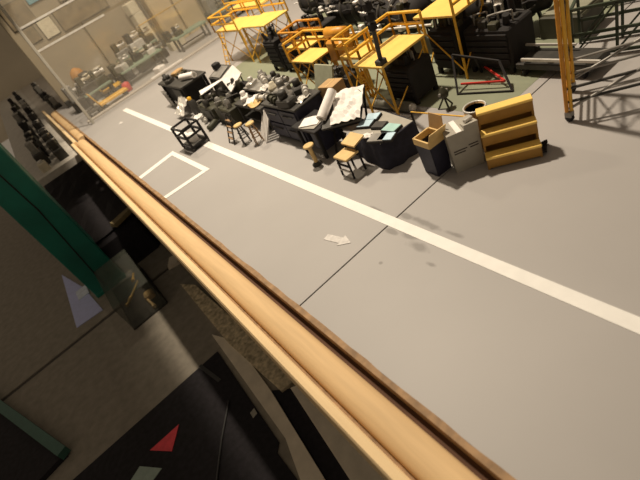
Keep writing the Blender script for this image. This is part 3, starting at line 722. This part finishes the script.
# navy open carton
t = thing('open_carton', 'open navy-sided carton with raised cardboard flaps', 'carton', (.574, .690, 0), -6)
a, b, h = .023, .025, .090
k = .85
for (x0, x1, y0, y1) in ((-a, -a + .002, -b, b), (a - .002, a, -b, b), (-a, a, -b, -b + .002), (-a, a, b - .002, b)):
    G().hexa([(x0 * k, y0 * k, 0), (x1 * k, y0 * k, 0), (x1 * k, y1 * k, 0), (x0 * k, y1 * k, 0)], [(x0, y0, h), (x1, y0, h), (x1, y1, h), (x0, y1, h)]).build('carton_side', 'navy', t)
G().box(-a * k, a * k, -b * k, b * k, 0, .003, .0005).build('carton_base', 'card', t)
for (x0, x1, y0, y1) in ((-a - .001, -a + .003, -b, b), (a - .003, a + .001, -b, b), (-a, a, -b - .001, -b + .003), (-a, a, b - .003, b + .001)):
    G().box(x0, x1, y0, y1, h - .014, h + .001, .0005).build('rim', 'tan', t)
G().hexa([(a, -b * .9, h), (a + .002, -b * .9, h), (a + .002, b * .9, h), (a, b * .9, h)], [(a + .006, -b * .8, h + .034), (a + .008, -b * .8, h + .034), (a + .008, b * .8, h + .034), (a + .006, b * .8, h + .034)]).build('flap', 'card', t)
G().hexa([(-a, -b - .002, h), (a, -b - .002, h), (a, -b, h), (-a, -b, h)], [(-a, -b - .012, h + .022), (a, -b - .012, h + .022), (a, -b - .010, h + .022), (-a, -b - .010, h + .022)]).build('flap', 'tan', t)
tag(G().lathe([(.005, 0), (.011, .004), (.013, .014), (.009, .022), (.004, .025)], (0, 0, 0), 14).build('wrapped_part', 'tan', None, (.569, .687, .0505), 0), 'tan wrapped lump inside the open navy carton', 'part')
tag(G().box(-.016, .016, -.017, .017, 0, .047, .004).build('packing', 'dark', None, (.574, .690, .0032), -6), 'dark packing filling the open navy carton', 'packing')

# grey carton with tape
t = thing('taped_carton', 'grey carton with white tape and a bent flap, beside the steps', 'carton', (.615, .643, 0), -32)
h = .094
G().hexa([(-.030, -.024, 0), (.030, -.024, 0), (.030, .024, 0), (-.030, .024, 0)], [(-.033, -.026, h), (.033, -.026, h), (.033, .026, h), (-.033, .026, h)]).build('carton_body', 'boxgrey', t)
G().hexa([(-.012, -.0265, h), (-.001, -.0265, h), (-.001, .0265, h), (-.012, .0265, h)], [(-.012, -.0265, h + .001), (-.001, -.0265, h + .001), (-.001, .0265, h + .001), (-.012, .0265, h + .001)]).build('tape', 'white', t)
G().hexa([(.004, -.026, h), (.033, -.026, h), (.033, .0, h), (.004, .0, h)], [(.004, -.030, h + .012), (.033, -.030, h + .012), (.033, .0, h + .003), (.004, .0, h + .003)]).build('flap', 'boxgrey', t)
G().tube((.010, -.018, h + .013), (.028, -.008, h + .011), .004, 8).build('rolled_flap', 'pale', t)
for z, x0, x1 in ((.052, -.026, .002), (.046, -.026, -.002), (.056, .006, .026), (.050, .008, .026)):
    G().box(x0, x1, -.0262, -.0252, z, z + .0022, .0001).build('print_line', 'print', t)

# waste tube
t = thing('waste_bin', 'brown round bin with dark opening behind the taped carton', 'bin', (.682, .653, 0), 0)
g = G(); g.lathe([(.020, 0), (.024, .095), (.021, .095), (.018, .01)], (0, 0, 0), 22); g.build('bin_wall', 'card', t)
G().lathe([(.017, .012), (.0195, .06), (.003, .062)], (0, 0, 0), 18).build('bin_contents', 'black', t)
G().lathe([(.0235, .091), (.0248, .092), (.0248, .096), (.0235, .097), (.0212, .096), (.0212, .091)], (0, 0, 0), 22).build('rim', 'pale', t)

# yellow steps
t = thing('step_unit', 'yellow three-tier step unit, nearest object to the gantry', 'steps', (.665, .565, 0), -47)
Wd = .050
tiers = [(-.034, .034), (-.014, .076), (.006, .115)]
for i, (yf, z) in enumerate(tiers):
    G().hexa([(-Wd, yf + .003, z - .030), (Wd, yf + .003, z - .030), (Wd, yf + .006, z - .030), (-Wd, yf + .006, z - .030)], [(-Wd, yf - .002, z - .004), (Wd, yf - .002, z - .004), (Wd, yf + .001, z - .004), (-Wd, yf + .001, z - .004)]).build('riser', mat('ochre_riser', (.36, .19, .035), .6) if i == 0 else bpy.data.materials['ochre_riser'], t)
    G().box(-Wd - .002, Wd + .002, yf - .004, yf + .020, z - .005, z, .001).build('tread', 'yellow_plate', t)
for s in (-1, 1):
    G().prism([(0, 0), (1, 0), (1, 1), (0, 1)], 0, 1) if False else None
    x0 = s * Wd
    g = G(); prof = [(-.030, 0), (.030, 0), (.030, .110), (.009, .110), (.009, .071), (-.011, .071), (-.011, .029), (-.030, .029)]
    n = len(prof); w = .002
    g.add([(x0 - w, y, z) for y, z in prof] + [(x0 + w, y, z) for y, z in prof], [tuple(range(n)), tuple(range(2 * n - 1, n - 1, -1))] + [(i, n + i, n + (i + 1) % n, (i + 1) % n) for i in range(n)])
    g.build('side_plate', 'ochre_riser' if False else bpy.data.materials['ochre_riser'], t)
G().box(-Wd, Wd, .028, .031, 0, .110, .001).build('back_plate', bpy.data.materials['ochre_riser'], t)
tag(G().sheet(-.02, .02, -.012, .012, 0, .006, 6, 4, 12, .004).build('dark_rag', 'black', None, tuple(at(541, 150, .0)), 30), 'dark rag on the floor at the right of the yellow steps', 'rag')

# ================================================================== workbench row at the far end
def bench(label, x0, x1, y0, y1, h=.10):
    t = thing('long_bench', label, 'workbench', ((x0 + x1) / 2, (y0 + y1) / 2, 0), 0, 'green-topped benches along the end wall')
    a, b = (x1 - x0) / 2, (y1 - y0) / 2
    G().box(-a, a, -b, b, h - .012, h, .002).build('bench_top', 'bench_green', t); legs4(t, a, b, h - .012, .014, 'dark')
    G().box(-a + .02, a - .02, -.01, .01, h * .3, h * .36, .001).build('stretcher', 'dark', t)
bench('green-topped bench at the left end of the far row', .30, .50, 3.42, 3.56)
bench('long green-topped bench behind the red drum', .58, .90, 3.42, 3.56)
bench('green-topped bench in front of the tan panels', 1.02, 1.28, 3.42, 3.54)
bench('green-topped bench at the right end of far row by the stands', 1.38, 1.62, 3.40, 3.52)
bench('green-topped bench in the second row against the wall', .68, 1.00, 3.76, 3.90, .12)
def lathe_machine(label, x, y, z, seed, m, s=1.0):
    t = thing('machine_tool', label, 'machine tool', (x, y, z), 0, 'machine tools of the far workshop'); rnd = random.Random(seed)
    G().box(-.05 * s, .05 * s, -.04 * s, .04 * s, 0, .05 * s, .004).build('tool_bed', m, t)
    G().box(-.045 * s, -.01 * s, -.03 * s, .03 * s, .05 * s, .11 * s, .004).build('headstock', rnd.choice(['dark', 'olive', 'grey']), t)
    G().tube((-.01 * s, 0, .08 * s), (.05 * s, 0, .08 * s), .012 * s, 10).build('spindle', rnd.choice(['grey', 'pale', 'cream']), t)
    G().lathe([(.006 * s, 0), (.020 * s, .002), (.020 * s, .008), (.005 * s, .010)], (.03 * s, 0, .095 * s), 12).build('hand_wheel', rnd.choice(['pale', 'dark', 'cream']), t)
    return t
LT = [('dark machine tool on the left far bench', .36, 3.47, .10, 'dark', 1), ('olive machine tool at the right of the left far bench', .45, 3.50, .10, 'olive', .9), ('dark floor machine at the far left by the glass post', .30, 3.68, 0, 'dark', 1.6),
      ('dark floor machine behind left far bench', .46, 3.74, 0, 'olive', 1.7), ('black floor machine in the left of the second row', .63, 3.685, 0, 'black', 1.3), ('grey machine tool on the second-row bench', .74, 3.82, .12, 'grey', 1),
      ('pale machine tool on the second-row bench', .86, 3.82, .12, 'pale', 1.1), ('dark machine tool on the right of the second-row bench', .96, 3.83, .12, 'dark', .9), ('dark tool on the long green-topped bench', .66, 3.50, .10, 'dark', .7),
      ('small dark tool on the left end of the left far bench', .325, 3.53, .10, 'black', .6), ('pale small tool at the right end of the long green bench', .84, 3.47, .10, 'pale', .6), ('black small tool on the middle of the long green bench', .75, 3.52, .10, 'black', .7), ('dark floor machine behind the brass rail post', .80, 3.66, 0, 'dark', 1.2), ('black floor machine between the second-row bench and cream boxes', .93, 3.67, 0, 'black', 1.1), ('small olive tool on the bench in front of tan panels', 1.08, 3.48, .10, 'olive', .6),
      ('cream machine at the foot of the cream box stack', 1.10, 3.72, 0, 'cream', 1.2), ('dark floor machine right of the tan panels', 1.52, 3.72, 0, 'dark', 1.6), ('olive floor machine at the far right of the bench row', 1.74, 3.62, 0, 'olive', 1.6)]
for i, (lb, x, y, z, m, s) in enumerate(LT): lathe_machine(lb, x, y, z, 40 + i, m, s)
t = thing('drum', 'small red drum on the kerb side of the long green bench', 'drum', (.545, 3.34, 0), 0)
G().lathe([(.022, 0), (.027, .004), (.027, .05), (.022, .054)], (0, 0, 0), 16).build('drum_body', 'red', t); G().lathe([(.018, 0), (.018, .004), (.012, .006)], (0, 0, .054), 14).build('drum_lid', mat('pink_lid', (.6, .12, .12), .5), t)
def cart(label, x, y, L, m, rz=0):
    t = thing('hand_cart', label, 'cart', (x, y, 0), rz, 'hand carts along the kerb')
    G().box(-L / 2, L / 2, -.04, .04, .025, .04, .003).build('cart_bed', m, t)
    for sx in (-1, 1):
        for sy in (-1, 1): G().lathe([(.004, -.004), (.013, -.003), (.013, .003), (.004, .004)], (sx * L * .38, sy * .036, .013), 10, 'y').build('wheel', 'black', t)
    for sy in (-1, 1): G().tube((-L / 2, sy * .03, .04), (-L / 2 - .02, sy * .03, .12), .004, 6).build('handle_bar', m, t)
    G().tube((-L / 2 - .02, -.03, .12), (-L / 2 - .02, .03, .12), .004, 6).build('handle_grip', m, t)
cart('yellow hand cart on the kerb left of the red drum', .43, 3.30, .20, 'yellow')
cart('yellow hand cart behind the first one, nearer the benches', .50, 3.605, .14, 'yellow', 0)
cart('dark hand cart at the left end of the kerb', .275, 3.28, .09, 'dark', 0)
for i in range(3):
    tag(G().box(-.03, .03, -.04, .04, 0, .04, .005).build('parts_bin', ['cream', 'white', 'pale'][i], None, ((.34, 3.37, 0), (.78, 3.28, 0), (.613, 3.48, .10))[i], 15 * i),
        ['cream parts bin beside the dark hand cart', 'white parts bin on the floor right of the red drum', 'pale parts bin on the long green-topped bench'][i] if i != 2 else 'pale parts bin on the long green-topped bench', 'bin')
t = tag(G().box(-.12, .12, -.015, .015, 0, .006, .001).build('white_board', 'white', None, (.80, 3.196, .012), 0), 'white board lying on the kerb in front of benches', 'board')
# cream stacked boxes
for k in range(5):
    tag(G().box(-.04, .04, -.04, .04, 0, .078, .006).build('cream_box', 'cream', None, (1.01 + .004 * (k % 2), 3.96, k * .0785), 4 * k),
        ['lowest', 'second lowest', 'middle', 'second highest', 'topmost'][k] + ' cream box of the stack left of the tan panels', 'box', 'stacked cream boxes')
# tan lockers
for k in range(2):
    t = thing('tan_locker', ['left tan locker standing before the end wall', 'right tan locker standing before the end wall'][k], 'locker', (1.20 + k * .185, 3.95, 0), 0, 'tan lockers')
    G().box(-.088, .088, -.06, .06, 0, .55, .012).build('locker_body', 'tan_wall', t); G().box(-.075, .075, -.064, -.059, .03, .52, .002).build('locker_door', 'tan_wall', t)
t = thing('hanging_rail', 'thin brass rail on posts in front of the tan lockers', 'rail', (1.15, 3.62, 0), 0)
G().tube((-.25, 0, .26), (.35, 0, .26), .004, 8).build('rail_bar', 'brass', t)
for sx in (-.25, .35): G().tube((sx, 0, 0), (sx, 0, .262), .004, 8).build('post', 'dark', t)
tag(G().lathe([(.010, 0), (.045, .02), (.055, .06), (.04, .10), (.012, .12)], (0, 0, 0), 18).build('orange_buoy', mat('dull_orange', (.42, .2, .05), .6), None, (.40, 3.93, .10), 0), 'dull orange round float on the wall shelf at far left', 'float')
t = thing('wall_shelf', 'grey shelf under the orange float against end wall', 'shelf', (.40, 3.95, 0), 0)
G().box(-.12, .12, -.08, .08, .085, .10, .002).build('shelf_board', 'grey', t); 
for sx in (-.1, .1): G().box(sx - .008, sx + .008, -.07, .07, 0, .086, .001).build('support', 'dark', t)

for lb, x0, x1, z0, z1, m in (('dark brown notice board high on the end wall by the glass post', .25, .42, .57, .72, 'wall_brown'), ('blue notice board at the top left corner of the end wall', .44, .60, .66, .76, 'wall_blue'),
    ('brown board between the rails on the end wall', .28, .37, .46, .555, 'wall_brown'), ('cream board between the rails on the end wall', .40, .50, .44, .555, 'cream'), ('wide dull brown board right of the cream board', .53, .90, .43, .56, 'wall_brown'), ('dull brown board above the wide one on the end wall', .62, .95, .59, .72, 'wall_brown')):
    t = thing('notice_board', lb, 'board', ((x0 + x1) / 2, 4.049, z0), 0, 'boards on the end wall'); a = (x1 - x0) / 2
    G().box(-a, a, -.012, 0, 0, z1 - z0, .002).build('board_face', m, t); G().box(-a - .004, a + .004, -.006, 0, -.004, z1 - z0 + .004, .001).build('board_frame', 'dark', t)
# glass partition at the far left: post, two bright rails and panes
t = thing('glass_partition', 'hazy glass partition with metal post and two bright rails', 'partition', (.217, 3.10, 0), 0)
G().box(-.008, .008, -.008, .008, 0, 1.0, .002).build('post', 'boxgrey', t)
G().bar((0, 0, .452), (.42, 0, .445), .008, .010).build('rail', 'pale', t)
G().bar((0, 0, .578), (.52, 0, .574), .008, .010).build('rail', 'pale', t)
for z0, z1 in ((.02, .445), (.458, .570), (.585, 1.0)): G().box(.006, 1.15, -.0015, .0015, z0, z1, .0003).build('pane', 'glass', t)

# ================================================================== annex left of the ledge (far left)
struct(G().box(-.30, .05, 2.955, 8.0, -.10, -.06, .002).build('trim_3', mat('annex_deck', (.52, .49, .44), .6)), 'grey annex deck beyond the end of the wooden ledge')
struct(G().box(-1.2, 1.6, 8.0, 8.05, -.5, 1.6, .002).build('wall_annex', mat('annex_wall', (.5, .44, .34), .8, var=.1, scale=2)), 'drab wall at the far end of the annex')
struct(G().box(.05, .45, 4.35, 8.0, -.10, -.06, .002).build('trim_4', 'curb'), 'pale annex deck behind the end wall')
nm = ['first', 'second', 'third', 'fourth', 'fifth', 'sixth', 'seventh', 'eighth', 'ninth', 'tenth', 'eleventh', 'twelfth']
rnd = random.Random(77)
for row, x0, ys in (('inner', -.045, [3.10, 3.26, 3.44, 3.62, 3.84, 4.08, 4.36, 4.68, 5.05, 5.5, 6.0, 6.6]), ('outer', -.135, [3.22, 3.40, 3.60, 3.82, 4.08, 4.36, 4.70, 5.1, 5.6, 6.2]), ('rear', .165, [4.5, 4.75, 5.0, 5.3, 5.65, 6.05, 6.5])):
    for k, y in enumerate(ys):
        t = thing('dark_lathe', nm[k] + ' dark machine from the near end in the ' + row + ' annex row', 'machine tool', (x0 + .006 * (y - 3) + rnd.uniform(-.008, .008), y, -.06), 0, 'dark machines on the annex deck')
        s = rnd.uniform(1.1, 1.6); m = rnd.choice(['dark', 'black', 'olive'])
        G().box(-.03, .03, -.05 * s, .05 * s, 0, .05 * s, .004).build('tool_bed', m, t); G().box(-.02, .02, -.045, .005, .05 * s, .095 * s, .004).build('headstock', rnd.choice(['dark', 'grey', 'black']), t)
        G().tube((0, 0, .075 * s), (0, .05, .075 * s), .008, 8).build('spindle', rnd.choice(['pale', 'white', 'dark']), t)
        G().tube((-.02, -.02, .09 * s), (.03, -.03, .092 * s), .005, 8).build('lever', rnd.choice(['pale', 'white', 'cream']), t)
t = thing('white_case', 'small white case at the near end of the annex machines', 'case', (-.155, 3.06, -.06), 0)
G().box(-.025, .025, -.04, .04, 0, .05, .005).build('case_body', 'cream', t); G().box(-.012, .012, -.02, .02, .05, .062, .003).build('case_handle', 'pale', t)

# ================================================================== the dim lower level
# teal column
cv = at(103, 292, LZ)
t = thing('teal_column', 'dark teal painted square column rising from the dim lower floor', 'column', (-.262, 2.315, LZ), 0)
G().box(-.083, .078, -.07, .07, 0, 2.4, .004).build('shaft', 'teal', t); G().box(-.085, .080, -.072, .072, 0, .02, .003).build('foot_collar', 'teal', t)
G().path([(-.02, -.0715, .03), (.01, -.0715, .5), (-.02, -.0715, 1.2), (.0, -.0715, 2.3)], .003).build('cable', 'black', t)
# paper at its foot
pp = [at(62, 275, LZ), at(84, 288, LZ), at(103, 310, LZ), at(77, 328, LZ)]
c = sum(pp, Vector()) / 4
tag(G().prism([(v.x - c.x, v.y - c.y) for v in reversed(pp)], .0, .003).build('notice_sheet', 'lavender', None, (c.x, c.y - .0, LZ), 0), 'lavender paper sheet on the floor at the foot of teal column', 'paper')
v = at(83, 293, LZ); tag(G().box(-.03, .03, -.05, .05, 0, .004, .001).build('paper_label', mat('pale_label', (.65, .72, .85), .7), None, (v.x, v.y, LZ + .003), 0), 'small pale label on the lavender paper sheet', 'label')
# teal kick rail, lower left
a, b = at(-40, 376, LZ), at(69, 456, LZ)
t = thing('teal_platform', 'low dark platform with teal edging in the bottom left corner', 'platform', (0, 0, LZ), 0)
d = (b - a).normalized(); n = Vector((d.y, -d.x, 0)); n = n if n.x < 0 else -n
g = G(); q = [a, b, b + n * .5 - d * .1, a + n * .5]; g.prism([(v.x, v.y) for v in q] if False else [(v.x, v.y) for v in reversed(q)], 0, .02); g.build('deck', 'carpet', t)
G().bar(Vector((a.x, a.y, .022)), Vector((b.x, b.y, .022)), .035, .03).build('edging', mat('teal_edging', (.03, .10, .075), .5), t)
# black mat with red card
mp = [at(85, 470, LZ), at(218, 352, LZ), at(286, 442, LZ), at(291, 455, LZ), at(305, 485, LZ)]
poly = [(mp[0].x - .1, 1.330), (mp[1].x, 1.330), (-.085, .86), (-.105, .84), (-.105, -.6), (mp[0].x - .1, -.6)]
tag(G().prism(list(reversed(poly)), 0, .004).build('floor_mat', 'carpet', None, (0, 0, LZ), 0), 'black carpet mat on the dim lower floor', 'mat')
def flat(name, pix, m, label, cat, z=.004, th=.002):
    q = [at(x, y, LZ) for x, y in pix]; c = sum(q, Vector()) / len(q)
    pts = [(v.x - c.x, v.y - c.y) for v in q]
    ar = sum(pts[i][0] * pts[(i + 1) % len(pts)][1] - pts[(i + 1) % len(pts)][0] * pts[i][1] for i in range(len(pts)))
    if ar < 0: pts.reverse()
    return tag(G().prism(pts, 0, th).build(name, m, None, (c.x, c.y, LZ + z), 0), label, cat)
flat('red_pennant', [(151, 451), (180, 425), (173, 452)], 'coral', 'coral red triangular pennant on the black mat', 'pennant')
flat('sage_card', [(141, 467), (163, 469), (152, 484), (130, 484)], 'sage', 'sage grey card on the black mat at the bottom edge', 'card')
flat('paper_scrap', [(251, 414), (255, 409), (258, 414), (254, 419)], 'boxgrey', 'tiny pale paper scrap at the right edge of the black mat', 'scrap')
flat('pale_tape', [(199, 368), (202, 365), (222, 380), (219, 383)], mat('dim_tape', (.05, .05, .05), .8), 'dim strip of tape near the black mat corner', 'tape')
g_pts = [at(230, 402, LZ), at(223, 440, LZ), at(218, 482, LZ)]
o0 = g_pts[0]
tag(G().path([v - o0 + Vector((0, 0, .006)) for v in g_pts], .003).build('cable', mat('grey_cable', (.04, .04, .04), .7), None, (o0.x, o0.y, LZ + .001), 0), 'thin grey cable lying across the black mat', 'cable')
# boards along the case front
def board(label, pix, m, z, th, group='boards lying along the case front'):
    o = flat('floor_board', pix, m, label, 'board', z, th); o['group'] = group
board('long grey board beside the black mat', [(213, 336), (236, 342), (272, 392), (332, 490), (305, 490), (287, 440)], 'board', 0, .010)
board('shorter grey board right beneath the wooden ledge', [(292, 390), (318, 380), (394, 478), (396, 490), (357, 490)], 'board', 0, .012)
board('gravel-textured board between the grey boards and the ledge', [(182, 286), (197, 287), (300, 380), (283, 393), (230, 345)], 'gravel', 0, .014)
flat('gap_shade_strip', [(272, 391), (291, 389), (358, 490), (331, 490)], 'carpet', 'black strip standing for the shade in the gap between the two grey boards', 'strip', 0, .003)  # flat black strip laid in to paint the shade of the gap
# black plinth under the ledge with tan offcuts
t = thing('black_plinth', 'black draped plinth in the dark below the wooden ledge', 'plinth', (-.09, 3.0, LZ), 0)
G().box(-.20, .135, -.72, 1.6, 0, .20, .02).build('plinth_body', 'carpet', t); G().sheet(-.19, .13, -.7, 1.5, .197, .01, 6, 16, 4, .003).build('drape', 'carpet', t)
def chunk(label, x, y, z, L, rz, m='board'):
    tag(G().hexa([(-L, -.03, 0), (L, -.022, 0), (L * .9, .02, 0), (-L, .03, 0)], [(-L, -.026, .02), (L * .8, -.02, .02), (L * .8, .015, .02), (-L * .9, .025, .02)]).build('offcut', m, None, (x, y, z), rz), label, 'offcut', 'torn board offcuts')
v = at(125, 218, -.28); chunk('tan torn offcut on the black plinth near the ledge', v.x, v.y, -.275, .07, 20, mat('dim_tan', (.22, .17, .08), .8))
v = at(172, 258, LZ); chunk('pale torn offcut at the near corner of the black plinth', v.x - .005, v.y - .05, LZ, .04, 70)
# glass box with brass bits
t = thing('glass_case', 'small glass box with brass fittings beside the teal column', 'glass case', (-.185, 2.00, LZ), 0)
a, b, h = .085, .20, .14
for (x0, x1, y0, y1) in ((-a, -a + .003, -b, b), (a - .003, a, -b, b), (-a, a, -b, -b + .003), (-a, a, b - .003, b)):
    G().box(x0, x1, y0, y1, .008, h, .0005).build('pane', 'glass_box', t)
G().box(-a, a, -b, b, h, h + .004, .0005).build('pane', 'glass_box', t); G().box(-a - .002, a + .002, -b - .002, b + .002, 0, .008, .001).build('base', 'dark', t)
rnd = random.Random(9)
BL = ['brass rod at the far end inside the glass box', 'amber block in the near half of the glass box', 'brass tube leaning in the middle of the glass box', 'pale strip at the near end inside the glass box', 'dull brass pin beside the amber block']
for i, (dx, dy, L, m) in enumerate(((.03, .14, .03, 'yellow'), (.045, -.10, .022, 'tan'), (0, .03, .06, 'brass'), (.03, -.15, .05, 'tan'), (-.04, -.02, .03, 'brass'))):
    g = G()
    if i in (1,): g.box(-L, L, -L, L, 0, .03, .006)
    else: g.tube((-L * .3, -L, .006), (L * .3, L, .006), .006, 10).tube((-L * .3, -L, .006), (-L * .2, -L * .7, .006), .009, 10)
    lo = min(v.z for v in g.v); g.v = [v - Vector((0, 0, lo)) for v in g.v]
    tag(g.build('fitting', m, None, (-.185 + dx, 2.02 + dy, LZ + .008), rnd.uniform(-30, 30)), BL[i], 'fitting', 'fittings in the glass box')
